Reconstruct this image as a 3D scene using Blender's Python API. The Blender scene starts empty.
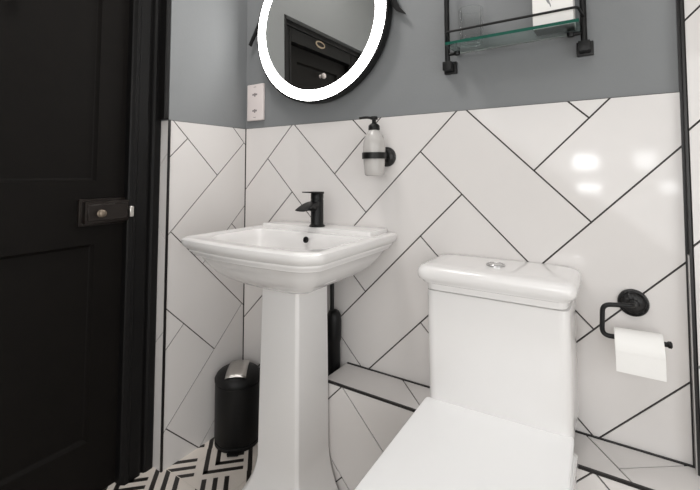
import bpy, bmesh, math, random
from mathutils import Vector, Matrix

random.seed(4)
PI = math.pi
C = bpy.context.scene.collection
F0 = 0.045                      # floor level in survey units; everything is dropped by this at the end

# ------------------------------------------------------------------ materials
def mat(name, col, rough=0.5, metal=0.0, spec=0.5, coat=0.0, bump=0.0, bscale=40.0, var=0.0, vscale=6.0,
        trans=0.0, ior=1.45, emit=0.0, alpha=1.0):
    m = bpy.data.materials.new(name); m.use_nodes = True
    nt = m.node_tree; b = nt.nodes['Principled BSDF']
    c = tuple(col) + (1.0,)
    b.inputs['Base Color'].default_value = c
    b.inputs['Roughness'].default_value = rough
    b.inputs['Metallic'].default_value = metal
    b.inputs['Specular IOR Level'].default_value = spec
    b.inputs['Coat Weight'].default_value = coat
    b.inputs['Coat Roughness'].default_value = 0.05
    b.inputs['IOR'].default_value = ior
    b.inputs['Transmission Weight'].default_value = trans
    b.inputs['Alpha'].default_value = alpha
    if emit:
        b.inputs['Emission Color'].default_value = c
        b.inputs['Emission Strength'].default_value = emit
    tc = nt.nodes.new('ShaderNodeTexCoord')
    if bump:
        n = nt.nodes.new('ShaderNodeTexNoise'); n.inputs['Scale'].default_value = bscale
        n.inputs['Detail'].default_value = 3
        bp = nt.nodes.new('ShaderNodeBump'); bp.inputs['Strength'].default_value = bump
        bp.inputs['Distance'].default_value = 0.01
        nt.links.new(tc.outputs['Object'], n.inputs['Vector'])
        nt.links.new(n.outputs['Fac'], bp.inputs['Height'])
        nt.links.new(bp.outputs['Normal'], b.inputs['Normal'])
    if var:
        n = nt.nodes.new('ShaderNodeTexNoise'); n.inputs['Scale'].default_value = vscale
        n.inputs['Detail'].default_value = 4
        r = nt.nodes.new('ShaderNodeMix'); r.data_type = 'RGBA'
        r.inputs[6].default_value = tuple(max(0, x * (1 - var)) for x in col) + (1,)
        r.inputs[7].default_value = tuple(min(1, x * (1 + var)) for x in col) + (1,)
        nt.links.new(tc.outputs['Object'], n.inputs['Vector'])
        nt.links.new(n.outputs['Fac'], r.inputs[0])
        nt.links.new(r.outputs[2], b.inputs['Base Color'])
    return m

M = {}
M['tile'] = mat('glazed_tile', (0.68, 0.655, 0.64), 0.08, spec=0.5, bump=0.015, bscale=5, var=0.02)
M['grout'] = mat('dark_grout', (0.045, 0.040, 0.038), 0.8)
M['paint'] = mat('grey_paint', (0.205, 0.213, 0.218), 0.55, bump=0.03, bscale=120, var=0.03, vscale=3)
M['ceil'] = mat('ceiling_paint', (0.8, 0.79, 0.76), 0.7, var=0.02)
M['black_trim'] = mat('black_tile_trim', (0.012, 0.011, 0.011), 0.35)
M['door'] = mat('black_door_paint', (0.0048, 0.0039, 0.0033), 0.6, spec=0.14, bump=0.12, bscale=22, var=0.25, vscale=14)
M['frame'] = mat('black_frame_paint', (0.004, 0.0037, 0.0037), 0.5, spec=0.25, bump=0.15, bscale=26, var=0.25, vscale=14)
M['lock'] = mat('dark_bronze_lock', (0.016, 0.012, 0.010), 0.3, metal=0.4, var=0.3, vscale=40)
M['brass'] = mat('worn_brass', (0.22, 0.18, 0.14), 0.4, metal=0.8, var=0.2, vscale=60)
M['gilt'] = mat('gilt_plaque', (0.5, 0.40, 0.29), 0.4, metal=0.4, var=0.2, vscale=60)
M['steel'] = mat('brushed_steel', (0.62, 0.60, 0.57), 0.28, metal=1.0, bump=0.05, bscale=90, var=0.1, vscale=30)
M['chrome'] = mat('chrome', (0.55, 0.55, 0.55), 0.15, metal=1.0, var=0.02)
M['ceramic'] = mat('white_ceramic', (0.78, 0.765, 0.755), 0.14, coat=0.25, var=0.01)
M['seat'] = mat('white_seat_plastic', (0.88, 0.88, 0.88), 0.28, var=0.01)
M['black_metal'] = mat('matt_black_metal', (0.0055, 0.0055, 0.0055), 0.40, metal=0.0, spec=0.35, var=0.15, vscale=30)
M['cast_iron'] = mat('dark_cast_iron', (0.011, 0.0105, 0.0105), 0.3, metal=0.2, bump=0.4, bscale=90, var=0.3, vscale=60)
M['black_plastic'] = mat('black_plastic', (0.006, 0.006, 0.006), 0.42, spec=0.35, var=0.1)
M['bin'] = mat('satin_black_bin', (0.006, 0.0058, 0.0058), 0.5, spec=0.35, var=0.1)
M['mirror'] = mat('mirror_silver', (0.72, 0.72, 0.69), 0.0, metal=1.0)
M['led'] = mat('frosted_light_ring', (1.0, 0.985, 0.97), 0.4, emit=11.0)
M['plate'] = mat('white_socket_plastic', (0.72, 0.655, 0.64), 0.35, var=0.01)
M['mark'] = mat('socket_marking_grey', (0.25, 0.22, 0.22), 0.5)
M['paper'] = mat('white_tissue_paper', (0.84, 0.83, 0.81), 0.9, bump=0.06, bscale=120, var=0.02)
M['card'] = mat('cardboard_core', (0.42, 0.32, 0.22), 0.9, var=0.1)
M['box'] = mat('white_carton', (0.80, 0.785, 0.76), 0.5, var=0.01)
M['sprig'] = mat('grey_print', (0.24, 0.25, 0.25), 0.6)
M['frost'] = mat('frosted_soap_glass', (0.76, 0.735, 0.71), 0.22, trans=0.45, var=0.02)
M['floor_white'] = mat('floor_tile_cream', (0.72, 0.66, 0.60), 0.35, var=0.08, vscale=14)
M['floor_black'] = mat('floor_tile_black', (0.022, 0.019, 0.017), 0.35, var=0.3, vscale=30)
M['floor_grout'] = mat('floor_grout_pale', (0.66, 0.62, 0.56), 0.8)

def glass_mat(name, tint, rough=0.0, ior=1.45):
    m = bpy.data.materials.new(name); m.use_nodes = True
    b = m.node_tree.nodes['Principled BSDF']
    b.inputs['Base Color'].default_value = tint + (1,)
    b.inputs['Transmission Weight'].default_value = 1.0
    b.inputs['Roughness'].default_value = rough
    b.inputs['IOR'].default_value = ior
    return m
M['glass'] = glass_mat('clear_shelf_glass', (0.80, 0.93, 0.89))
M['glass_edge'] = mat('green_glass_edge', (0.006, 0.075, 0.052), 0.15, trans=0.0)
M['tumbler'] = glass_mat('clear_tumbler_glass', (0.99, 0.995, 0.99), 0.0, 1.14)

# ------------------------------------------------------------------ mesh helpers
def quad_box(bm, x0, x1, y0, y1, z0, z1, bev=0.0, seg=2, mi=0):
    vs = [bm.verts.new(p) for p in ((x0, y0, z0), (x1, y0, z0), (x1, y1, z0), (x0, y1, z0),
                                    (x0, y0, z1), (x1, y0, z1), (x1, y1, z1), (x0, y1, z1))]
    fs = [bm.faces.new([vs[i] for i in q]) for q in
          ((0, 3, 2, 1), (4, 5, 6, 7), (0, 1, 5, 4), (1, 2, 6, 5), (2, 3, 7, 6), (3, 0, 4, 7))]
    for f in fs: f.material_index = mi
    if bev:
        es = list({e for f in fs for e in f.edges})
        r = bmesh.ops.bevel(bm, geom=es, offset=bev, segments=seg, affect='EDGES', profile=0.6)
        for f in r['faces']: f.material_index = mi
    return fs

def loft(bm, rings, cap0=True, cap1=True, mi=0, close=True):
    vr = [[bm.verts.new(p) for p in r] for r in rings]
    n = len(vr[0])
    for a, b in zip(vr, vr[1:]):
        for i in range(n if close else n - 1):
            j = (i + 1) % n
            f = bm.faces.new((a[i], a[j], b[j], b[i])); f.material_index = mi; f.smooth = True
    if cap0:
        f = bm.faces.new(list(reversed(vr[0]))); f.material_index = mi
    if cap1:
        f = bm.faces.new(vr[-1]); f.material_index = mi
    return vr

def basis(d):
    d = Vector(d).normalized()
    u = d.cross(Vector((0, 0, 1)))
    if u.length < 1e-4: u = Vector((1, 0, 0))
    u.normalize(); v = d.cross(u).normalized()
    return d, u, v

def lathe(bm, o, axis, prof, n=48, cap0=True, cap1=True, mi=0):
    """prof = [(radius, distance along axis)]"""
    d, u, v = basis(axis); o = Vector(o)
    rings = []
    for r, h in prof:
        rings.append([o + d * h + (u * math.cos(2 * PI * k / n) - v * math.sin(2 * PI * k / n)) * max(r, 1e-5) for k in range(n)])
    loft(bm, rings, cap0, cap1, mi)

def tube(bm, pts, r, n=14, mi=0, radii=None):
    pts = [Vector(p) for p in pts]
    rings = []; pu = None
    for i, p in enumerate(pts):
        t = (pts[min(i + 1, len(pts) - 1)] - pts[max(i - 1, 0)]).normalized()
        if pu is None:
            _, pu, _ = basis(t)
        pu = (pu - t * pu.dot(t)).normalized()
        v = t.cross(pu)
        rr = radii[i] if radii else r
        rings.append([p + (pu * math.cos(2 * PI * k / n) + v * math.sin(2 * PI * k / n)) * rr for k in range(n)])
    loft(bm, rings, mi=mi)

def arc_path(pts, rad, seg=7):
    """polyline with rounded corners"""
    pts = [Vector(p) for p in pts]; out = [pts[0]]
    for a, b, c in zip(pts, pts[1:], pts[2:]):
        u = (a - b).normalized(); w = (c - b).normalized()
        p0 = b + u * rad; p1 = b + w * rad
        for k in range(seg + 1):
            t = k / seg
            out.append(p0 * (1 - t) ** 2 + b * 2 * t * (1 - t) + p1 * t * t)
    out.append(pts[-1]); return out

def prism(bm, poly, mapf, h0, h1, mi=0):
    """2-D polygon pushed along mapf(u, v, h)"""
    a = [bm.verts.new(mapf(u, v, h0)) for u, v in poly]
    b = [bm.verts.new(mapf(u, v, h1)) for u, v in poly]
    n = len(poly); fs = []
    fs.append(bm.faces.new(list(reversed(a)))); fs.append(bm.faces.new(b))
    for i in range(n):
        j = (i + 1) % n
        fs.append(bm.faces.new((a[i], a[j], b[j], b[i])))
    for f in fs: f.material_index = mi
    return fs

def obj(name, bm, mats, parent=None, origin=(0, 0, 0), smooth=None):
    bmesh.ops.recalc_face_normals(bm, faces=bm.faces)
    me = bpy.data.meshes.new(name)
    o = bpy.data.objects.new(name, me)
    off = Vector(origin)
    if parent is not None:
        off = Vector(parent['_w'])
    for v in bm.verts: v.co -= off
    bm.to_mesh(me); bm.free()
    for m in (mats if isinstance(mats, (list, tuple)) else [mats]): me.materials.append(m)
    if smooth is not None:
        for p in me.polygons: p.use_smooth = True
        me.set_sharp_from_angle(angle=math.radians(smooth))
    C.objects.link(o)
    if parent is not None:
        o.parent = parent
    else:
        o.location = off
    o['_w'] = list(off)
    return o

def thing(name, label, cat, loc, group=None):
    o = bpy.data.objects.new(name, None); C.objects.link(o)
    o.location = loc; o['_w'] = list(loc); o.empty_display_size = 0.05
    o['label'] = label; o['category'] = cat
    if group: o['group'] = group
    return o

def struct(name, bm, mats, smooth=None, label=None):
    o = obj(name, bm, mats, smooth=smooth); o['kind'] = 'structure'
    if label: o['label'] = label
    return o

# ------------------------------------------------------------------ 2-D polygon clipping
def clip(poly, nx, ny, c):
    """keep nx*x + ny*y <= c"""
    out = []
    for i in range(len(poly)):
        p, q = poly[i], poly[(i + 1) % len(poly)]
        dp = nx * p[0] + ny * p[1] - c; dq = nx * q[0] + ny * q[1] - c
        if dp <= 0: out.append(p)
        if (dp < 0 < dq) or (dq < 0 < dp):
            t = dp / (dp - dq)
            out.append((p[0] + (q[0] - p[0]) * t, p[1] + (q[1] - p[1]) * t))
    # drop duplicates
    res = []
    for p in out:
        if not res or math.hypot(p[0] - res[-1][0], p[1] - res[-1][1]) > 1e-5: res.append(p)
    if len(res) > 1 and math.hypot(res[0][0] - res[-1][0], res[0][1] - res[-1][1]) < 1e-5: res.pop()
    return res if len(res) >= 3 else []

def area(p):
    return abs(sum(p[i][0] * p[(i + 1) % len(p)][1] - p[(i + 1) % len(p)][0] * p[i][1] for i in range(len(p)))) / 2

def cliprect(poly, u0, u1, v0, v1):
    for n in ((1, 0, u1), (-1, 0, -u0), (0, 1, v1), (0, -1, -v0)):
        poly = clip(poly, *n)
        if not poly: return []
    return poly

def herring(A, B, La, Wa, Lb, Wb, turned, g, rect):
    """herringbone tiles laid at 45 degrees: a = u+v, b = u-v"""
    out = []
    h = g * 0.7071
    for i in range(-7, 8):
        for j in range(-16, 17):
            if not turned:
                da, db = i * La - j * Wa, i * Lb + j * Wb
                cells = ((A + da, A + da + Wa, B + db, B + db + Lb), (A + da - La, A + da, B + db, B + db + Wb))
            else:
                da, db = i * La + j * Wa, -i * Lb + j * Wb
                cells = ((A + da, A + da + La, B + db - Wb, B + db), (A + da, A + da + Wa, B + db, B + db + Lb))
            for a0, a1, b0, b1 in cells:
                a0 += h; a1 -= h; b0 += h; b1 -= h
                p = [((a + b) / 2, (a - b) / 2) for a, b in ((a0, b0), (a1, b0), (a1, b1), (a0, b1))]
                p = cliprect(p, *rect)
                if p and area(p) > 2e-6: out.append(p)
    return out

def splits(rect, lines, g):
    """rect cut by lines (nx, ny, c, optional condition half-plane)"""
    u0, u1, v0, v1 = rect
    polys = [[(u0, v0), (u1, v0), (u1, v1), (u0, v1)]]
    for nx, ny, c, cond in lines:
        L = math.hypot(nx, ny); new = []
        for p in polys:
            cu = sum(q[0] for q in p) / len(p); cv = sum(q[1] for q in p) / len(p)
            if cond and cond[0] * cu + cond[1] * cv > cond[2]:
                new.append(p); continue
            for s in (1, -1):
                q = clip(p, s * nx, s * ny, s * c - g / 2 * L)
                if q and area(q) > 2e-6: new.append(q)
        polys = new
    return polys

# ------------------------------------------------------------------ room shell
XC = 1.434                      # where the tiled column on the right begins
H = 1.217                       # top of the wall tiles
ZL = 0.388                      # top of the low tiled ledge
XL = 0.512                      # its left end
YL = -0.137                     # its front
ZT = 2.45; XR = 2.8; YB = -2.45
G = 0.0042

back = lambda u, v, h: (u, -h, v)
left = lambda u, v, h: (h, u, v)            # u = y
T = 0.0022                      # tiles stand this far off their grout bed

bm = bmesh.new()
quad_box(bm, -0.1, XR, 0.004, 0.1, 0.0, ZT, mi=0)                 # painted wall
quad_box(bm, 0.0, XC + 0.02, 0.0, 0.004, F0, H, mi=1)                     # grout bed
for p in herring(1.884, -0.312, 0.665, 0.266, 0.6475, 0.259, False, G, (0.0065, XC + 0.02, F0, H - 0.0015)):
    prism(bm, p, back, 0.0, T, mi=2)
struct('wall_back', bm, [M['paint'], M['grout'], M['tile']])

DY0, DY1 = -0.354, -1.170       # door frame, outer edges
DZ = 1.793
bm = bmesh.new()
quad_box(bm, -0.16, -0.004, DY0 + 0.003, 0.004, 0.0, ZT, mi=0)
quad_box(bm, -0.16, -0.004, DY1, DY0 + 0.003, DZ, ZT, mi=0)
quad_box(bm, -0.16, -0.004, YB, DY1, 0.0, ZT, mi=0)
quad_box(bm, -0.004, 0.0, DY0 + 0.003, 0.0, F0, H, mi=1)
for p in herring(0.224, -1.168, 0.655, 0.268, 0.655, 0.268, True, 0.0036, (DY0 + 0.003, -0.0045, F0, H - 0.0015)):
    prism(bm, p, left, 0.0, T, mi=2)
for p in splits((-0.046, -0.002, F0, H - 0.0015), [(1, -1, -1.105, None), (1, 1, 0.80, None), (1, -1, -0.50, None)], 0.003):
    prism(bm, p, lambda u, v, h: (u, DY0 - h, v), -0.004, 0.0, mi=2)            # tiled return beside the door frame
quad_box(bm, -0.002, 0.0045, DY0 - 0.001, DY0 + 0.0055, F0, H + 0.001, mi=3)     # black corner trim
struct('wall_left', bm, [M['paint'], M['grout'], M['tile'], M['black_trim']])

# tiled column / right-hand return
bm = bmesh.new()
YC = -0.010
quad_box(bm, XC + 0.004, XR, YC + 0.003, 0.004, F0, ZT, mi=0)
lines = [(1, -1, c, None) for c in (-0.71, -0.452, -0.194, 0.066, 0.317, 0.574, 0.833, 1.09)]
for p in splits((XC + 0.010, XR, F0, ZT), lines, G):
    prism(bm, p, lambda u, v, h: (u, YC - h, v), -0.003, T, mi=1)
quad_box(bm, XC + 0.002, XC + 0.007, YC - T - 0.0015, YC + 0.004, F0, ZT, mi=2)
quad_box(bm, XC - 0.003, XC + 0.004, -0.005, 0.004, F0, ZT, mi=2)
quad_box(bm, XC + 0.0, XC + 0.003, YC + 0.0005, -0.0055, F0, ZL + 0.46, mi=1)
for v in bm.verts:                      # the return is a little out of plumb, as old walls are
    if v.co.x < XC + 0.02: v.co.x += 0.012 * (v.co.z - 1.0) - 0.006
    if v.co.y < -0.0085: v.co.y -= 0.017 * (1.45 - v.co.z)
struct('wall_column', bm, [M['grout'], M['tile'], M['black_trim']])
bm = bmesh.new(); quad_box(bm, XR, XR + 0.1, YB, 0.1, 0, ZT); struct('wall_right', bm, M['ceil'])
bm = bmesh.new(); quad_box(bm, -0.1, XR + 0.1, YB - 0.1, YB, 0, ZT); struct('wall_front', bm, M['ceil'])
bm = bmesh.new(); quad_box(bm, -0.1, XR + 0.1, YB - 0.1, 0.1, ZT, ZT + 0.1); struct('ceiling', bm, M['ceil'])

# ledge boxing along the foot of the back wall
bm = bmesh.new()
quad_box(bm, XL, XC - 0.004, YL + 0.003, -0.0025, F0, ZL - 0.003, mi=0)
for p in herring(0.700, 0.194, 0.66, 0.264, 0.655, 0.262, False, 0.0036, (XL, XC - 0.004, F0, ZL - 0.005)):
    prism(bm, p, lambda u, v, h: (u, YL - h, v), -0.003, 0.0, mi=1)
for p in splits((XL, XC - 0.004, YL, -0.0075), [(1, 1, 0.713, None), (0.092, 0.066, 0.1114, None), (0.145, -0.197, 0.2052, (-0.092, -0.066, -0.1114))], 0.0036):
    prism(bm, p, lambda u, v, h: (u, v, ZL + h), -0.003, 0.0, mi=1)
quad_box(bm, XL - 0.001, XC - 0.004, YL - 0.0012, YL + 0.005, ZL - 0.005, ZL + 0.0012, mi=2)    # black edge trim
quad_box(bm, XL, XC - 0.004, -0.0075, -0.0025, ZL - 0.003, ZL + 0.003, mi=2)
quad_box(bm, XL - 0.003, XL, YL + 0.003, -0.0025, F0, ZL - 0.001, mi=1)
struct('wall_ledge', bm, [M['grout'], M['tile'], M['black_trim']], label='low white tiled ledge with black edge trim behind the toilet')

# floor: cream ground with woven black diagonal bars
def floor_bars(region, oa, ob, S, mode, shift=0):
    pit = S / 4; w = pit * 0.42; out = []
    def cellbars(a0, b0, kind):
        r = []
        if kind == 'L':
            for k in range(3):
                o_ = pit * (0.36 + k)
                r.append((a0 + o_, a0 + o_ + w, b0, b0 + S - o_))
                r.append((a0 + o_, a0 + S, b0 + S - o_ - w, b0 + S - o_))
        elif kind == 'a':
            for k in range(3):
                r.append((a0 + pit * 0.15, a0 + S - pit * 0.4, b0 + pit * (1.25 + k), b0 + pit * (1.25 + k) + w))
        else:
            for k in range(3):
                r.append((a0 + pit * (0.4 + k), a0 + pit * (0.4 + k) + w, b0 + pit * 0.3, b0 + S))
        return r
    for i in range(-14, 26):
        for j in range(-14, 26):
            kind = 'L' if (i + j + shift) % 2 == 0 else ('a' if i % 2 else 'b')
            if kind == 'b' and (i % 4 == 2): kind = 'a'
            if (i, j) == (1, 0): kind = 'b'
            out += cellbars(oa + i * S, ob + j * S, kind)
    res = []
    r2 = 2 ** .5
    for a0, a1, b0, b1 in out:
        p = [((a + b) / r2, (a - b) / r2) for a, b in ((a0, b0), (a1, b0), (a1, b1), (a0, b1))]
        p = cliprect(p, *region)
        if p and area(p) > 1e-6: res.append(p)
    return res
bm = bmesh.new()
quad_box(bm, -0.1, XR + 0.1, YB - 0.1, 0.1, F0 - 0.06, F0 - 0.0008, mi=2)
NT = 0.20
ys = [0.065 - NT * k for k in range(14)]
xs = [-0.135 + NT * k for k in range(15)]
for a, b in zip(xs, xs[1:]):
    for c, d in zip(ys, ys[1:]):
        quad_box(bm, a + 0.0012, b - 0.0012, d + 0.0012, c - 0.0012, F0 - 0.001, F0, mi=0)
fl = lambda u, v, h: (u, v, F0 + h)
for (reg, oa, ob, sh) in (((0.0, XC, -0.3335, 0.0), -0.125, 0.163, 0), ((-0.1, XR, YB, -0.3365), -0.282, 0.223, 1)):
    for p in floor_bars(reg, oa, ob, 0.142, 0, sh):
        prism(bm, p, fl, 0.0, 0.0005, mi=1)
struct('floor', bm, [M['floor_white'], M['floor_black'], M['floor_grout']])

# ------------------------------------------------------------------ door and its frame
def rect_frame(bm, y0, y1, z0, z1, w, x0, x1):
    """picture-frame of four boxes in the door plane"""
    quad_box(bm, x0, x1, y0, y1, z0, z0 + w); quad_box(bm, x0, x1, y0, y1, z1 - w, z1)
    quad_box(bm, x0, x1, y0, y0 + w, z0 + w, z1 - w); quad_box(bm, x0, x1, y1 - w, y1, z0 + w, z1 - w)

LY0, LY1 = -1.055, -0.455       # leaf
LZ1 = 1.690
bm = bmesh.new()
xs0, xs1 = -0.125, -0.080
stile_r, stile_l = -0.547, -0.950
rails = [(F0 + 0.001, 0.214), (0.811, 1.008), (1.612, LZ1)]
for z0, z1 in rails: quad_box(bm, xs0, xs1, stile_l, stile_r, z0, z1)
quad_box(bm, xs0, xs1, stile_r, LY1, F0 + 0.001, LZ1); quad_box(bm, xs0, xs1, LY0, stile_l, F0 + 0.001, LZ1)
for z0, z1 in ((0.214, 0.811), (1.008, 1.612)):
    def pr_(d, x): return [(xs1 - x, stile_l + d, z0 + d), (xs1 - x, stile_r - d, z0 + d), (xs1 - x, stile_r - d, z1 - d), (xs1 - x, stile_l + d, z1 - d)]
    loft(bm, [pr_(0, 0.0005), pr_(0.003, 0.006), pr_(0.007, 0.012), pr_(0.010, 0.0135)], cap0=False, cap1=True)
door = struct('door_1', bm, M['door'], label='black painted panelled door')
for f in door.data.polygons: f.use_smooth = False

lk = bmesh.new()
quad_box(lk, xs1, -0.050, -0.590, -0.454, 0.878, 0.946, 0.004, 2)
quad_box(lk, xs1, -0.070, -0.599, -0.457, 0.870, 0.953, 0.003, 2)
quad_box(lk, -0.052, -0.047, -0.583, -0.462, 0.886, 0.936, 0.0015, 1)
lock = obj('rim_lock', lk, M['lock'], door, smooth=40)
k = bmesh.new(); lathe(k, (-0.048, -0.546, 0.908), (1, 0, 0), [(0.012, 0), (0.012, 0.003), (0.006, 0.005), (0.006, 0.009), (0.010, 0.011), (0.011, 0.015), (0.007, 0.018)], 20)
obj('lock_knob', k, M['brass'], lock, smooth=50)
k = bmesh.new(); lathe(k, (xs1, -0.765, 1.572), (1, 0, 0), [(0.010, 0), (0.010, 0.004), (0.006, 0.008), (0.007, 0.014), (0.015, 0.020), (0.017, 0.027), (0.013, 0.034), (0.004, 0.037)], 24)
obj('door_knob', k, M['plate'], door, smooth=50)

fr = bmesh.new()
FX = -0.044                     # face of the frame, set back from the tiles
def jamb(y_out, y_in):
    """moulded architrave leg, profile from outside to inside"""
    s = 1 if y_in < y_out else -1
    w = abs(y_in - y_out)
    prof = [(0.0, -0.10), (0.0, 0.0), (0.003, 0.003), (0.024, 0.004), (0.032, 0.001), (0.036, -0.008), (0.041, -0.008),
            (0.044, 0.000), (0.050, 0.002), (w - 0.024, 0.0), (w - 0.020, 0.004), (w - 0.010, 0.003), (w - 0.004, -0.006), (w, -0.010), (w, -0.10)]
    a = [fr.verts.new((FX + x, y_out - s * d, F0)) for d, x in prof]; b = [fr.verts.new((FX + x, y_out - s * d, DZ - 0.03)) for d, x in prof]
    n = len(prof)
    for i in range(n - 1): fr.faces.new((a[i], a[i + 1], b[i + 1], b[i]))
    fr.faces.new(b); fr.faces.new(list(reversed(a)))
    fr.faces.new((a[-1], a[0], b[0], b[-1]))
jamb(DY0 - 0.001, -0.460); jamb(DY1, LY0 + 0.004)
quad_box(fr, FX - 0.01, -0.003, DY0 - 0.016, DY0 + 0.002, H + 0.002, DZ, 0.004, 3)          # outer bead above the tiles
quad_box(fr, -0.14, FX, LY0, -0.456, LZ1 + 0.004, DZ - 0.028)
quad_box(fr, -0.14, FX + 0.010, DY1 + 0.001, DY0 - 0.002, DZ - 0.030, DZ, 0.004, 2)
quad_box(fr, -0.15, -0.128, LY0 - 0.02, LY1 + 0.02, F0, LZ1 + 0.01)
frame = struct('trim_1', fr, M['frame'], label='black moulded door frame')
k = bmesh.new(); quad_box(k, FX - 0.006, FX + 0.008, -0.460, -0.447, 0.890, 0.925, 0.002, 1)
obj('strike_plate', k, M['steel'], frame, smooth=40)
k = bmesh.new()
pl_ = [(-0.715 + 0.046 * math.cos(t), 1.738 + 0.020 * math.sin(t)) for t in [2 * PI * i / 32 for i in range(32)]]
prism(k, pl_, left, FX, FX + 0.004)
pl2 = [(-0.715 + 0.036 * math.cos(t), 1.738 + 0.012 * math.sin(t)) for t in [2 * PI * i / 32 for i in range(32)]]
prism(k, pl2, left, FX + 0.004, FX + 0.0045, mi=1)
obj('oval_plaque', k, [M['gilt'], M['lock']], frame)

# ------------------------------------------------------------------ pedestal wash basin
def sample_poly(pts, n):
    """n points along a closed polyline, evenly by length"""
    L = [0.0]
    for i in range(len(pts)):
        p, q = pts[i], pts[(i + 1) % len(pts)]
        L.append(L[-1] + math.hypot(q[0] - p[0], q[1] - p[1]))
    out = []; k = 0
    for i in range(n):
        t = L[-1] * i / n
        while L[k + 1] < t: k += 1
        f = (t - L[k]) / max(1e-9, L[k + 1] - L[k])
        p, q = pts[k], pts[(k + 1) % len(pts)]
        out.append((p[0] + (q[0] - p[0]) * f, p[1] + (q[1] - p[1]) * f))
    return out

def round_poly(pts, rads, seg=6):
    out = []; n = len(pts)
    for i in range(n):
        a, b, c = (Vector(pts[(i - 1) % n]), Vector(pts[i]), Vector(pts[(i + 1) % n]))
        r = rads[i]
        if r <= 0: out.append(tuple(b)); continue
        u = (a - b).normalized(); w = (c - b).normalized()
        p0, p1 = b + u * r, b + w * r
        for k in range(seg + 1):
            t = k / seg
            out.append(tuple(p0 * (1 - t) ** 2 + b * 2 * t * (1 - t) + p1 * t * t))
    return out

BX0, BX1, BYF = 0.184, 0.705, -0.452
BZ = 0.841
def basin_outline(d, back_y=-0.0045, bow=0.016):
    """rim outline pulled in by d on sides and front"""
    x0, x1, yf = BX0 + d, BX1 - d, BYF + d
    ch = 0.042
    cx = (x0 + x1) / 2
    cl = 0.030
    pts = [(x0, back_y), (x0, yf + cl + bow * 0.3)]
    pts += [(x0 + cl * 0.9, yf + bow * 0.55)]
    m = 8
    xa, xb = x0 + cl * 0.9, x1 - ch * 0.75
    for k in range(1, m):
        t = k / m
        pts.append((xa + (xb - xa) * t, yf + bow * 0.55 - bow * math.sin(PI * t)))
    pts += [(xb, yf + bow * 0.55), (x1, yf + ch + bow * 0.3), (x1, back_y)]
    rr = [0.004, 0.008, 0.008] + [0] * (m - 1) + [0.03, 0.006, 0.004]
    rp = round_poly(pts, [min(r, 0.03) for r in rr])
    return sample_poly(rp, 200)

SB = Vector((0.454, -0.22, F0))
wb = thing('pedestal_washbasin', 'white ceramic washbasin on a square pedestal under the round mirror', 'washbasin', SB)
bm = bmesh.new()
rings = []
# underside, from the pedestal up to the rim
def ring(d, z, back=-0.0045): return [(x, y, z) for x, y in basin_outline(d, back)]
def bowl(fx, z, back):
    """underside: shrinks towards the pedestal"""
    base = basin_outline(0.036, -0.0045)
    cx, cy = 0.454, -0.205
    return [(cx + (x - cx) * fx, cy + (y - cy) * fx if y < cy else min(-0.0045, cy + (y - cy) * (fx if fx > .55 else fx)), z) for x, y in base]
rings += [bowl(0.34, 0.690, 0), bowl(0.42, 0.692, 0), bowl(0.56, 0.700, 0), bowl(0.70, 0.716, 0), bowl(0.82, 0.738, 0), bowl(0.91, 0.761, 0), bowl(0.97, 0.782, 0)]
rings += [ring(0.032, 0.788), ring(0.027, 0.7885), ring(0.026, 0.792), ring(0.021, 0.798), ring(0.020, 0.801), ring(0.0155, 0.802), ring(0.015, 0.807),
          ring(0.011, 0.810), ring(0.007, 0.814), ring(0.002, 0.821), ring(0.0, 0.828), ring(0.001, 0.836), ring(0.006, BZ - 0.0012), ring(0.011, BZ)]
rings += [ring(0.020, BZ), ring(0.034, BZ - 0.002)]
# inside of the bowl
def inner(d, z, ysh=0.0):
    x0, x1, y0, y1 = 0.240 + d, 0.668 - d, -0.402 + d, -0.150 - d + ysh
    pts = [(x0, y1), (x0, y0 + 0.06), (x0 + 0.05, y0), (x1 - 0.05, y0), (x1, y0 + 0.06), (x1, y1)]
    rp = round_poly(pts, [0.03, 0.03, 0.03, 0.03, 0.03, 0.03])
    # match by angle with the outline so the deck does not twist
    cx, cy = 0.454, -0.27
    dense = sample_poly(rp, 900)
    ang = [math.atan2(y - cy, x - cx) for x, y in dense]
    out = []
    for x, y in basin_outline(0.034):
        t = math.atan2(y - cy, x - cx)
        k = min(range(900), key=lambda i: abs((ang[i] - t + PI) % (2 * PI) - PI))
        out.append((dense[k][0], dense[k][1], z))
    return out
rings += [inner(0.0, BZ - 0.003), inner(0.004, BZ - 0.008), inner(0.012, BZ - 0.03), inner(0.022, BZ - 0.075), inner(0.05, BZ - 0.115), inner(0.10, BZ - 0.122)]
loft(bm, rings, cap0=True, cap1=True)
basin = obj('basin', bm, M['ceramic'], wb, smooth=38)
# raised tap deck at the back: one shallow step
bm = bmesh.new()
for (i0, zz, yy) in ((0.036, BZ + 0.011, -0.116),):
    quad_box(bm, BX0 + i0, BX1 - i0, yy, -0.0045, BZ - 0.006, zz, 0.0035, 3)
obj('tap_deck', bm, M['ceramic'], basin, smooth=20)
k = bmesh.new()
lathe(k, (0.466, -0.1715, 0.820), (0, -1, 0.25), [(0.010, 0), (0.010, 0.003), (0.007, 0.004), (0.0065, 0.002)], 20)
obj('overflow_ring', k, M['black_metal'], basin, smooth=40)
k = bmesh.new(); lathe(k, (0.454, -0.275, BZ - 0.1225), (0, 0, 1), [(0.03, 0), (0.03, 0.004), (0.02, 0.006)], 24)
obj('waste_plug', k, M['black_metal'], basin, smooth=40)

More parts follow.
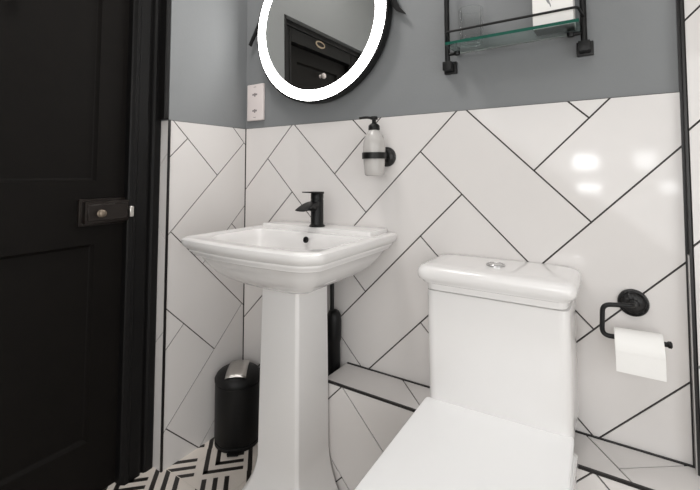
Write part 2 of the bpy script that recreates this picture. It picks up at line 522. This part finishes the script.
def sect(x0, x1, y0, y1, z, c):
    pts = [(x0, y0 + c), (x0 + c, y0), (x1 - c, y0), (x1, y0 + c), (x1, y1 - c), (x1 - c, y1), (x0 + c, y1), (x0, y1 - c)]
    rp = round_poly(pts, [c * 0.35] * 8, 3)
    return [(x, y, z) for x, y in rp]
bm = bmesh.new()
px0, px1, py0, py1 = 0.382, 0.536, -0.294, -0.140
def grow(g, z, c=0.008): return sect(px0 - g, px1 + g, py0 - g, py1, z, c)
loft(bm, [grow(0.062, F0, 0.02), grow(0.062, F0 + 0.020, 0.02), grow(0.058, F0 + 0.030, 0.02), grow(0.050, F0 + 0.036, 0.02), grow(0.048, F0 + 0.048, 0.018),
          grow(0.034, F0 + 0.066, 0.015), grow(0.020, F0 + 0.092, 0.012), grow(0.010, F0 + 0.118, 0.01), grow(0.004, F0 + 0.142), grow(0.002, F0 + 0.16), grow(-0.001, 0.45),
          grow(-0.004, 0.66), grow(-0.004, 0.703)])
obj('pedestal', bm, M['ceramic'], wb, smooth=30)

# tap
tz = BZ + 0.011
tp = thing('mixer_tap', 'matt black waterfall mixer tap standing on the back of the washbasin', 'tap', (0.447, -0.090, tz))
tx, ty = 0.447, -0.090
bm = bmesh.new()
lathe(bm, (tx, ty, tz), (0, 0, 1), [(0.0265, 0), (0.0265, 0.004), (0.023, 0.006), (0.0215, 0.010), (0.0215, 0.088), (0.0205, 0.090), (0.0205, 0.092), (0.0215, 0.093), (0.0215, 0.110), (0.020, 0.112)], 40)
obj('tap_body', bm, M['black_metal'], tp, smooth=40)
bm = bmesh.new()
prof = []
for k_ in range(9):
    t = k_ / 8
    y = ty - 0.015 - 0.072 * t
    zt = tz + 0.084 - 0.004 * t - 0.020 * t * t
    th = 0.030 * (1 - t) ** 0.8 + 0.004
    w = 0.019 + 0.004 * t
    prof.append([(tx - w, y, zt - th * .35), (tx - w, y, zt), (tx - w * 0.8, y, zt + 0.0005), (tx, y, zt - 0.002), (tx + w * .8, y, zt + 0.0005), (tx + w, y, zt),
                 (tx + w, y, zt - th * .35), (tx + w * .6, y, zt - th * .85), (tx, y, zt - th), (tx - w * .6, y, zt - th * .85)])
loft(bm, prof)
obj('spout', bm, M['black_metal'], tp, smooth=40)
bm = bmesh.new()
lv = []
for k_ in range(7):
    t = k_ / 6; y = ty + 0.012 - 0.075 * t; z = tz + 0.113 + 0.004 * t; w = 0.020 - 0.006 * t; h = 0.0035 - 0.0018 * t
    lv.append([(tx - w, y, z - h), (tx + w, y, z - h), (tx + w, y, z + h), (tx - w, y, z + h)])
loft(bm, lv)
obj('lever', bm, M['black_metal'], tp, smooth=30)

# ------------------------------------------------------------------ toilet
TX0, TX1 = 0.869, 1.202
TF = -0.170
t = thing('toilet', 'white close coupled toilet with square lid shut and square cistern', 'toilet', (1.04, -0.30, F0))
def rr(x0, x1, y0, y1, z, r, seg=5):
    return [(x, y, z) for x, y in round_poly([(x0, y0), (x1, y0), (x1, y1), (x0, y1)], [r] * 4, seg)]
bm = bmesh.new()
loft(bm, [rr(TX0 + 0.004, TX1 - 0.004, TF + 0.004, -0.010, 0.440, 0.022), rr(TX0, TX1, TF, -0.010, 0.452, 0.024), rr(TX0 - 0.001, TX1 + 0.001, TF - 0.001, -0.010, 0.60, 0.024),
          rr(TX0 - 0.001, TX1 + 0.001, TF - 0.001, -0.010, 0.726, 0.024), rr(TX0 + 0.006, TX1 - 0.006, TF + 0.006, -0.010, 0.7285, 0.02)])
obj('cistern', bm, M['ceramic'], t, smooth=35)
bm = bmesh.new()
def lid(d, z): return rr(TX0 - 0.019 + d, TX1 + 0.017 - d, TF - 0.028 + d, -0.006, z, 0.028)
loft(bm, [lid(0.026, 0.7295), lid(0.020, 0.731), lid(0.019, 0.746), lid(0.016, 0.7475), lid(0.012, 0.7485), lid(0.009, 0.754), lid(0.003, 0.7585), lid(0.0, 0.766), lid(0.0, 0.776), lid(0.002, 0.783),
          lid(0.007, 0.789), lid(0.015, 0.792), lid(0.05, 0.793)])
cl = obj('cistern_lid', bm, M['ceramic'], t, smooth=40)
bm = bmesh.new()
lathe(bm, (1.030, -0.095, 0.793), (0, 0, 1), [(0.0235, 0), (0.0235, 0.003), (0.0205, 0.0045), (0.0195, 0.003), (0.018, 0.003), (0.017, 0.0042), (0.004, 0.0046)], 36)
obj('flush_button', bm, M['chrome'], cl, smooth=40)
# pan: boxed skirt reaching the floor
bm = bmesh.new()
def pan(x0, x1, y0, y1, z, rf, rb=0.012):
    return [(x, y, z) for x, y in round_poly([(x0, y0), (x1, y0), (x1, y1), (x0, y1)], [rf, rf, rb, rb], 6)]
loft(bm, [pan(0.925, 1.160, -0.52, YL - 0.004, F0, 0.06), pan(0.925, 1.160, -0.52, YL - 0.004, F0 + 0.02, 0.06), pan(0.918, 1.168, -0.53, YL - 0.004, 0.18, 0.07), pan(0.900, 1.186, -0.57, YL - 0.004, 0.30, 0.08),
          pan(0.884, 1.204, -0.605, YL - 0.004, 0.37, 0.08), pan(0.878, 1.208, -0.612, YL - 0.004, 0.395, 0.08), pan(0.878, 1.208, -0.612, YL - 0.004, 0.415, 0.08), pan(0.884, 1.202, -0.606, YL - 0.004, 0.4184, 0.08)])
obj('pan', bm, M['ceramic'], t, smooth=35)
bm = bmesh.new()
loft(bm, [pan(0.874, 1.203, -0.620, TF - 0.003, 0.4185, 0.07, 0.006), pan(0.871, 1.206, -0.624, TF - 0.003, 0.420, 0.07, 0.006), pan(0.871, 1.206, -0.624, TF - 0.003, 0.427, 0.07, 0.006), pan(0.874, 1.203, -0.621, TF - 0.003, 0.429, 0.07, 0.006)])
obj('seat', bm, M['seat'], t, smooth=40)
bm = bmesh.new()
loft(bm, [pan(0.873, 1.204, -0.622, TF + 0.004, 0.4386, 0.07, 0.006), pan(0.868, 1.208, -0.627, TF + 0.004, 0.441, 0.07, 0.008), pan(0.868, 1.208, -0.627, TF + 0.004, 0.449, 0.07, 0.008), pan(0.871, 1.205, -0.624, TF + 0.004, 0.4525, 0.07, 0.008),
          pan(0.880, 1.196, -0.615, TF - 0.004, 0.4535, 0.065, 0.008)])
for v in bm.verts:                      # the lid sits very slightly askew on its hinges
    x, y = v.co.x - 1.038, v.co.y + 0.17
    c_, s_ = math.cos(0.030), math.sin(0.030)
    v.co.x, v.co.y = 1.033 + x * c_ - y * s_, -0.166 + x * s_ + y * c_
    v.co.z += 0.0028 + 0.022 * x
obj('seat_lid', bm, M['seat'], t, smooth=40)

# ------------------------------------------------------------------ waste pipe behind the pedestal
wp = thing('waste_pipe', 'black waste pipe with a thick round-topped collar behind the basin pedestal', 'pipe', (0.481, -0.040, F0))
bm = bmesh.new()
lathe(bm, (0.481, -0.040, F0), (0, 0, 1), [(0.0205, 0), (0.0215, 0.42), (0.0245, 0.428), (0.0255, 0.445), (0.0255, 0.490), (0.0235, 0.508), (0.0175, 0.520), (0.010, 0.525)], 32)
obj('collar_pipe', bm, M['black_plastic'], wp, smooth=40)
bm = bmesh.new()
lathe(bm, (0.473, -0.040, F0 + 0.52), (0, 0, 1), [(0.007, 0), (0.007, 0.135)], 16)
obj('riser', bm, M['black_plastic'], wp, smooth=40)

# ------------------------------------------------------------------ pedal bin
bn = thing('pedal_bin', 'small black cylindrical bin with steel strip on its lid in the corner', 'bin', (0.086, -0.100, F0))
bc = (0.086, -0.100, F0); R = 0.083
bm = bmesh.new()
lathe(bm, bc, (0, 0, 1), [(R - 0.004, 0), (R - 0.001, 0.003), (R - 0.001, 0.014), (R - 0.004, 0.016), (R - 0.002, 0.019), (R, 0.022), (R, 0.216), (R - 0.003, 0.219)], 64)
obj('bin_body', bm, M['bin'], bn, smooth=40)
bm = bmesh.new()
dome = [(R - 0.004, 0.2195), (R + 0.0015, 0.221), (R + 0.002, 0.231), (R - 0.001, 0.236)] + [((R - 0.002) * math.cos(a), 0.236 + 0.028 * math.sin(a)) for a in [PI / 2 * i / 10 for i in range(1, 10)]]
lathe(bm, bc, (0, 0, 1), dome, 64)
ld = obj('bin_lid', bm, M['bin'], bn, smooth=40)
bm = bmesh.new()
# curved steel strip running over the lid towards the room
dd = Vector((0.62, -0.78, 0)).normalized(); pp = Vector((-dd.y, dd.x, 0))
st = []
for i in range(13):
    s = -0.062 + 0.128 * i / 12
    if s <= R - 0.012:
        z = 0.2375 + 0.028 * math.sqrt(max(0.0, 1 - (s / (R - 0.002)) ** 2))
    else:
        z = 0.2375 + 0.028 * math.sqrt(max(0.0, 1 - ((R - 0.012) / (R - 0.002)) ** 2)) - (s - (R - 0.012)) * 1.0
    w = 0.034 + 0.003 * i / 12
    c0 = Vector(bc) + dd * s
    row = []
    for q in (-1, -0.5, 0, 0.5, 1):
        e = (c0 + pp * w * q)
        rad = math.hypot(e.x - bc[0], e.y - bc[1])
        zz = 0.2375 + 0.028 * math.sqrt(max(0.0, 1 - min(1, rad / (R - 0.001)) ** 2)) if rad < R - 0.001 else 0.2375 - (rad - R + 0.001) * 2
        row.append((e.x, e.y, F0 + zz + 0.0015))
    st.append(row)
vr = [[bm.verts.new(p) for p in r] for r in st]
for a, b in zip(vr, vr[1:]):
    for i in range(4): bm.faces.new((a[i], a[i + 1], b[i + 1], b[i]))
so = obj('lid_strip', bm, M['steel'], ld, smooth=60)
sm = so.modifiers.new('thick', 'SOLIDIFY'); sm.thickness = 0.002; sm.offset = 1
bm = bmesh.new()
pdir = dd
c0 = Vector(bc) + dd * (R - 0.004)
loft(bm, [[tuple(c0 + dd * s + pp * w * q + Vector((0, 0, z))) for q, z in ((-1, 0.006), (1, 0.006), (1, 0.010), (-1, 0.010))] for s, w in ((0, 0.02), (0.015, 0.022), (0.024, 0.018))])
obj('pedal', bm, M['black_plastic'], bn, smooth=30)

# ------------------------------------------------------------------ round mirror
MC = Vector((0.401, 0, 1.581)); MR = 0.297; MY = -0.042
mi_ = thing('round_mirror', 'round black framed mirror with a glowing white ring above the washbasin', 'mirror', (MC.x, -0.004, MC.z))
def disc(bm, y0, y1, r0, r1, n=128):
    lathe(bm, (MC.x, 0, MC.z), (0, -1, 0), [(r0, -y0), (r1, -y0), (r1, -y1), (r0, -y1), (r0, -y0)], n, False, False)
bm = bmesh.new()
lathe(bm, (MC.x, 0, MC.z), (0, -1, 0), [(0.20, 0.008), (MR - 0.003, 0.008), (MR, 0.012), (MR, 0.041), (MR - 0.002, 0.0435), (0.2895, 0.0435), (0.2895, 0.018)], 128, True, True)
obj('mirror_frame', bm, M['black_metal'], mi_, smooth=35)
bm = bmesh.new(); disc(bm, -0.020, -0.0448, 0.2505, 0.2885); obj('light_ring', bm, M['led'], mi_, smooth=30)
bm = bmesh.new(); lathe(bm, (MC.x, -0.035, MC.z), (0.025, -1, -0.010), [(0.250, 0.0), (0.250, 0.002)], 128); obj('mirror_glass', bm, M['mirror'], mi_, smooth=30)
def blade(pts, ws):
    bm = bmesh.new(); rings = []
    P_ = [Vector(p) for p in pts]
    for i, p in enumerate(P_):
        tg = (P_[min(i + 1, len(P_) - 1)] - P_[max(i - 1, 0)]).normalized()
        nn = Vector((-tg.z, 0, tg.x)); w = ws[i]
        rings.append([tuple(p + nn * w + Vector((0, 0.003, 0))), tuple(p + nn * w - Vector((0, 0.003, 0))), tuple(p - nn * w - Vector((0, 0.003, 0))), tuple(p - nn * w + Vector((0, 0.003, 0)))])
    loft(bm, rings); return bm
obj('frame_finial', blade([(0.118, -0.02, 1.69), (0.098, -0.02, 1.650), (0.068, -0.02, 1.602), (0.040, -0.02, 1.560)], [0.009, 0.0085, 0.008, 0.0075]), M['black_metal'], mi_, smooth=30)
obj('frame_finial', blade([(0.672, -0.02, 1.665), (0.690, -0.02, 1.628), (0.706, -0.02, 1.590), (0.724, -0.02, 1.562), (0.748, -0.02, 1.543)], [0.014, 0.014, 0.012, 0.008, 0.0015]), M['black_metal'], mi_, smooth=30)

# ------------------------------------------------------------------ shaver socket
so_ = thing('shaver_socket', 'white upright socket plate on grey wall left of the mirror', 'socket', (0.060, 0.0, 1.322))
bm = bmesh.new(); quad_box(bm, 0.014, 0.107, -0.009, 0.004, 1.247, 1.398, 0.004, 3); pl0 = obj('socket_plate', bm, M['plate'], so_, smooth=40)
for zc, hw in ((1.355, 0.014), (1.288, 0.013)):
    bm = bmesh.new()
    quad_box(bm, 0.060 - hw, 0.060 + hw, -0.0094, -0.0085, zc - 0.004, zc + 0.003)
    quad_box(bm, 0.057, 0.064, -0.0095, -0.0085, zc - 0.009, zc + 0.006)
    obj('socket_slot', bm, M['mark'], pl0)
for zm in (1.386, 1.260):
    bm = bmesh.new(); quad_box(bm, 0.053, 0.067, -0.0094, -0.0085, zm - 0.001, zm + 0.001)
    obj('socket_marking', bm, M['mark'], pl0)

# ------------------------------------------------------------------ soap dispenser in a wall ring
dx, dy = 0.654, -0.062
hd = thing('dispenser_holder', 'black wall ring and round plate holding the soap bottle', 'bottle holder', (0.669, -0.0022, 1.084))
bm = bmesh.new()
lathe(bm, (0.669, -0.0022, 1.084), (0, -1, 0), [(0.0325, 0), (0.0325, 0.005), (0.028, 0.008), (0.026, 0.008), (0.022, 0.012), (0.012, 0.014)], 40)
obj('wall_plate', bm, M['cast_iron'], hd, smooth=40)
bm = bmesh.new()
lathe(bm, (dx, dy, 1.086), (0, 0, 1), [(0.0357, -0.010), (0.0390, -0.010), (0.0390, 0.010), (0.0357, 0.010), (0.0357, -0.010)], 48, False, False)
obj('holder_ring', bm, M['black_metal'], hd, smooth=40)
bm = bmesh.new(); quad_box(bm, 0.660, 0.680, -0.033, -0.012, 1.078, 1.094, 0.002, 2); obj('holder_arm', bm, M['black_metal'], hd, smooth=40)
sd = thing('soap_bottle', 'white frosted soap bottle with black pump held in black wall ring', 'soap dispenser', (dx, dy, 1.022))
bm = bmesh.new()
lathe(bm, (dx, dy, 1.022), (0, 0, 1), [(0.024, 0), (0.0285, 0.002), (0.0305, 0.006), (0.032, 0.02), (0.034, 0.045), (0.0352, 0.07), (0.0358, 0.092), (0.0345, 0.108), (0.0308, 0.122), (0.025, 0.134), (0.019, 0.141), (0.016, 0.146)], 48)
obj('bottle_body', bm, M['frost'], sd, smooth=50)
bm = bmesh.new()
lathe(bm, (dx, dy, 1.168), (0, 0, 1), [(0.017, 0), (0.0185, 0.002), (0.018, 0.014), (0.012, 0.020), (0.008, 0.022), (0.0065, 0.026), (0.0065, 0.033), (0.012, 0.034), (0.012, 0.042), (0.010, 0.044)], 28)
tube(bm, arc_path([(dx, dy, 1.206), (dx - 0.018, dy - 0.022, 1.208), (dx - 0.032, dy - 0.038, 1.204)], 0.006, 4), 0.0042, 10)
obj('pump', bm, M['black_plastic'], sd, smooth=45)

# ------------------------------------------------------------------ glass wall shelf
sh = thing('glass_wall_shelf', 'glass shelf with black posts and guard rail on the grey wall', 'shelf', (1.066, 0.0, 1.39))
gz = 1.392
bm = bmesh.new(); quad_box(bm, 0.910, 1.238, -0.108, -0.004, gz - 0.004, gz + 0.004, 0.0)
for f in bm.faces:
    if abs(f.normal.z) < 0.5 and f.calc_center_median().y < -0.10: f.material_index = 1
bm.normal_update()
for f in bm.faces:
    if f.normal.y < -0.9: f.material_index = 1
obj('glass_pane', bm, [M['glass'], M['glass_edge']], sh)
for x in (0.889, 1.243):
    bm = bmesh.new()
    tube(bm, [(x, -0.030, 1.345), (x, -0.030, 1.80)], 0.0075, 16)
    po = obj('shelf_post', bm, M['black_metal'], sh, smooth=40)
    for z in (1.348, 1.80):
        bm = bmesh.new()
        quad_box(bm, x - 0.019, x + 0.019, -0.008, 0.004, z - 0.018, z + 0.018, 0.002, 2)
        quad_box(bm, x - 0.013, x + 0.013, -0.040, -0.006, z - 0.013, z + 0.013, 0.002, 2)
        obj('wall_block', bm, M['black_metal'], po, smooth=40)
    s = 1 if x < 1 else -1
    bm = bmesh.new()
    tube(bm, [(x, -0.030, 1.383), (x + s * 0.030, -0.030, 1.383)], 0.005, 12)
    lathe(bm, (x + s * 0.029, -0.030, 1.3775), (0, 0, 1), [(0.008, 0), (0.009, 0.003), (0.009, 0.010)], 16)
    obj('glass_clip', bm, M['black_metal'], po, smooth=40)
bm = bmesh.new()
tube(bm, arc_path([(0.889, -0.036, 1.424), (0.914, -0.108, 1.424), (1.236, -0.108, 1.424), (1.243, -0.036, 1.424)], 0.012, 6), 0.0032, 12)
obj('guard_rail', bm, M['black_metal'], sh, smooth=50)

bx = thing('white_carton', 'white box with grey sprig print standing on the glass shelf', 'box', (1.181, -0.06, gz + 0.004))
bm = bmesh.new(); quad_box(bm, 1.135, 1.226, -0.094, -0.035, gz + 0.0045, gz + 0.19, 0.0012, 1); obj('carton_body', bm, M['box'], bx, smooth=30)
bm = bmesh.new()
fr_ = lambda u, v, h: (u, -0.094 - h, v)
for (u, v, a, l, w) in ((1.170, 1.462, 1.9, 0.030, 0.006), (1.184, 1.468, 1.1, 0.026, 0.006), (1.176, 1.448, 1.75, 0.016, 0.0025), (1.166, 1.482, 2.3, 0.02, 0.005), (1.190, 1.49, 0.8, 0.02, 0.005)):
    pts = []
    for q, ww in ((0, 0), (0.3, 1), (0.6, 0.9), (1, 0), (0.6, -0.9), (0.3, -1)):
        c, s_ = math.cos(a), math.sin(a)
        pts.append((u + c * l * (q - .5) - s_ * w * ww * .5, v + s_ * l * (q - .5) + c * w * ww * .5))
    prism(bm, pts, fr_, 0.0, 0.0004)
obj('sprig_print', bm, M['sprig'], bx)
gt = bmesh.new()
n = 40
def ribbed(r, z): return [(0.970 + r * (1 + 0.02 * math.cos(k * PI)) * math.cos(2 * PI * k / n), -0.062 + r * (1 + 0.02 * math.cos(k * PI)) * math.sin(2 * PI * k / n), z) for k in range(n)]
loft(gt, [ribbed(0.026, gz + 0.0045), ribbed(0.029, gz + 0.008), ribbed(0.033, gz + 0.10), ribbed(0.0315, gz + 0.10), ribbed(0.027, gz + 0.013), ribbed(0.02, gz + 0.0115)])
tb = obj('glass_tumbler', gt, M['tumbler'], origin=(0.970, -0.062, gz + 0.0045), smooth=30)
tb['label'] = 'clear ribbed glass tumbler at the left end of the glass shelf'; tb['category'] = 'glass'

# ------------------------------------------------------------------ toilet roll holder
hx, hz = 1.322, 0.724
rh = thing('toilet_roll_holder', 'black hooked toilet roll holder with round wall plate right of the toilet', 'toilet roll holder', (hx, -0.0022, hz))
bm = bmesh.new()
lathe(bm, (hx, -0.0022, hz), (0, -1, 0), [(0.0315, 0), (0.0315, 0.004), (0.030, 0.007), (0.0275, 0.0075), (0.0262, 0.0055), (0.0245, 0.0055), (0.022, 0.010), (0.016, 0.013), (0.011, 0.013), (0.010, 0.018), (0.004, 0.020)], 48)
obj('wall_plate', bm, M['cast_iron'], rh, smooth=35)
bm = bmesh.new()
AY = -0.075
tube(bm, arc_path([(hx, -0.012, 0.724), (hx, AY + 0.004, 0.735), (1.262, AY, 0.729), (1.259, AY, 0.660), (1.380, AY, 0.664)], 0.016, 8), 0.0052, 16)
lathe(bm, (1.378, AY, 0.664), (1, 0, 0.05), [(0.0055, 0), (0.0072, 0.002), (0.0072, 0.007), (0.004, 0.009)], 16)
obj('hook_arm', bm, M['black_metal'], rh, smooth=50)
tr = thing('toilet_roll', 'white toilet paper roll hanging on the black hooked holder', 'toilet roll', (1.330, AY, 0.645))
cz = 0.662 + 0.0055 - 0.0250
bm = bmesh.new()
lathe(bm, (1.284, AY, cz), (1, 0, 0.03), [(0.0265, 0), (0.037, 0), (0.038, 0.001), (0.038, 0.087), (0.037, 0.088), (0.0265, 0.088), (0.0265, 0)], 64, False, False)
# loose end of the paper hanging down the front
flap = [[(x, AY - 0.0385, cz), (x, AY - 0.0387, cz - 0.015), (x, AY - 0.0384, cz - 0.030), (x, AY - 0.0378, cz - 0.042)] for x in (1.2845, 1.33, 1.3715)]
vr = [[bm.verts.new(p) for p in r] for r in flap]
for a, b in zip(vr, vr[1:]):
    for i in range(3): bm.faces.new((a[i], a[i + 1], b[i + 1], b[i]))
obj('paper', bm, M['paper'], tr, smooth=40)
bm = bmesh.new()
lathe(bm, (1.2838, AY, cz), (1, 0, 0.03), [(0.0250, 0), (0.0264, 0), (0.0264, 0.0884), (0.0250, 0.0884), (0.0250, 0)], 40, False, False)
obj('cardboard_core', bm, M['card'], tr, smooth=40)

# ------------------------------------------------------------------ drop everything so the floor is z = 0
for o in list(C.objects):
    if o.parent is None: o.location.z -= F0
for o in C.objects:
    if '_w' in o: del o['_w']

# ------------------------------------------------------------------ lights
def area_light(name, loc, target, sx, sy, power, col=(1, 1, 1)):
    l = bpy.data.lights.new(name, 'AREA'); l.shape = 'RECTANGLE'; l.size = sx; l.size_y = sy; l.energy = power; l.color = col
    o = bpy.data.objects.new(name, l); C.objects.link(o); o.location = loc
    o.rotation_euler = (Vector(target) - Vector(loc)).to_track_quat('-Z', 'Y').to_euler()
    return o
area_light('ceiling_light', (0.38, -0.62, 2.38), (0.44, -0.4, 0), 0.30, 0.30, 8.5, (1.0, 0.965, 0.94))
area_light('ceiling_fill', (1.15, -1.2, 2.39), (1.1, -1.1, 0), 1.2, 1.2, 9.0, (1.0, 0.98, 0.97))
area_light('front_fill', (1.2, -2.38, 1.0), (0.7, 0, 0.35), 1.8, 1.6, 22.0, (1.0, 0.995, 0.99))  # unseen soft panel added by the front wall to lift the low tiles
area_light('side_fill', (2.72, -1.3, 0.80), (0.0, -0.35, 0.6), 1.5, 1.7, 20.0, (0.95, 0.98, 1.0))
for nm, x, z, sx, sz, pw in (('glint_light', 1.10, 1.06, 0.16, 0.11, 0.9), ('glint_light_low', 1.12, 0.87, 0.15, 0.06, 0.45),
                             ('glint_light_right', 1.47, 1.07, 0.12, 0.12, 0.4), ('glint_light_right_low', 1.60, 0.88, 0.10, 0.08, 0.22)):
    area_light(nm, (x, -2.38, z), (x, 0, z), sx, sz, pw, (0.95, 0.98, 1.0))  # small unseen lamps added to put highlights on the right-hand tiles

w = bpy.data.worlds.new('World'); bpy.context.scene.world = w; w.use_nodes = True
w.node_tree.nodes['Background'].inputs[0].default_value = (0.8, 0.85, 0.9, 1)
w.node_tree.nodes['Background'].inputs[1].default_value = 0.3

# ------------------------------------------------------------------ camera (solved from the tile joints)
cam = bpy.data.cameras.new('Camera'); co = bpy.data.objects.new('Camera', cam); C.objects.link(co)
yaw, pitch, roll = -0.577585753, 0.0601428046, -0.00247646670
Fw = Vector((math.sin(yaw) * math.cos(pitch), math.cos(yaw) * math.cos(pitch), math.sin(pitch)))
R0 = Vector((math.cos(yaw), -math.sin(yaw), 0)); U0 = R0.cross(Fw)
Rt = R0 * math.cos(roll) + U0 * math.sin(roll); Up = R0 * -math.sin(roll) + U0 * math.cos(roll)
m = Matrix((Rt, Up, -Fw)).transposed().to_4x4()
m.translation = Vector((1.30116486, -1.2, 1.03317896 - F0))
co.matrix_world = m
cam.sensor_fit = 'HORIZONTAL'; cam.sensor_width = 36
cam.lens = 36 * 410.184912 / 700
cam.shift_x = (350 - 349.378521) / 700
cam.shift_y = (147.739145 - 245) / 700
cam.clip_start = 0.02
sc = bpy.context.scene
sc.camera = co
sc.view_settings.view_transform = 'Standard'
sc.view_settings.look = 'None'
sc.view_settings.exposure = 0.0
sc.cycles.use_denoising = True
sc.cycles.max_bounces = 10
sc.cycles.caustics_reflective = False
sc.cycles.caustics_refractive = False
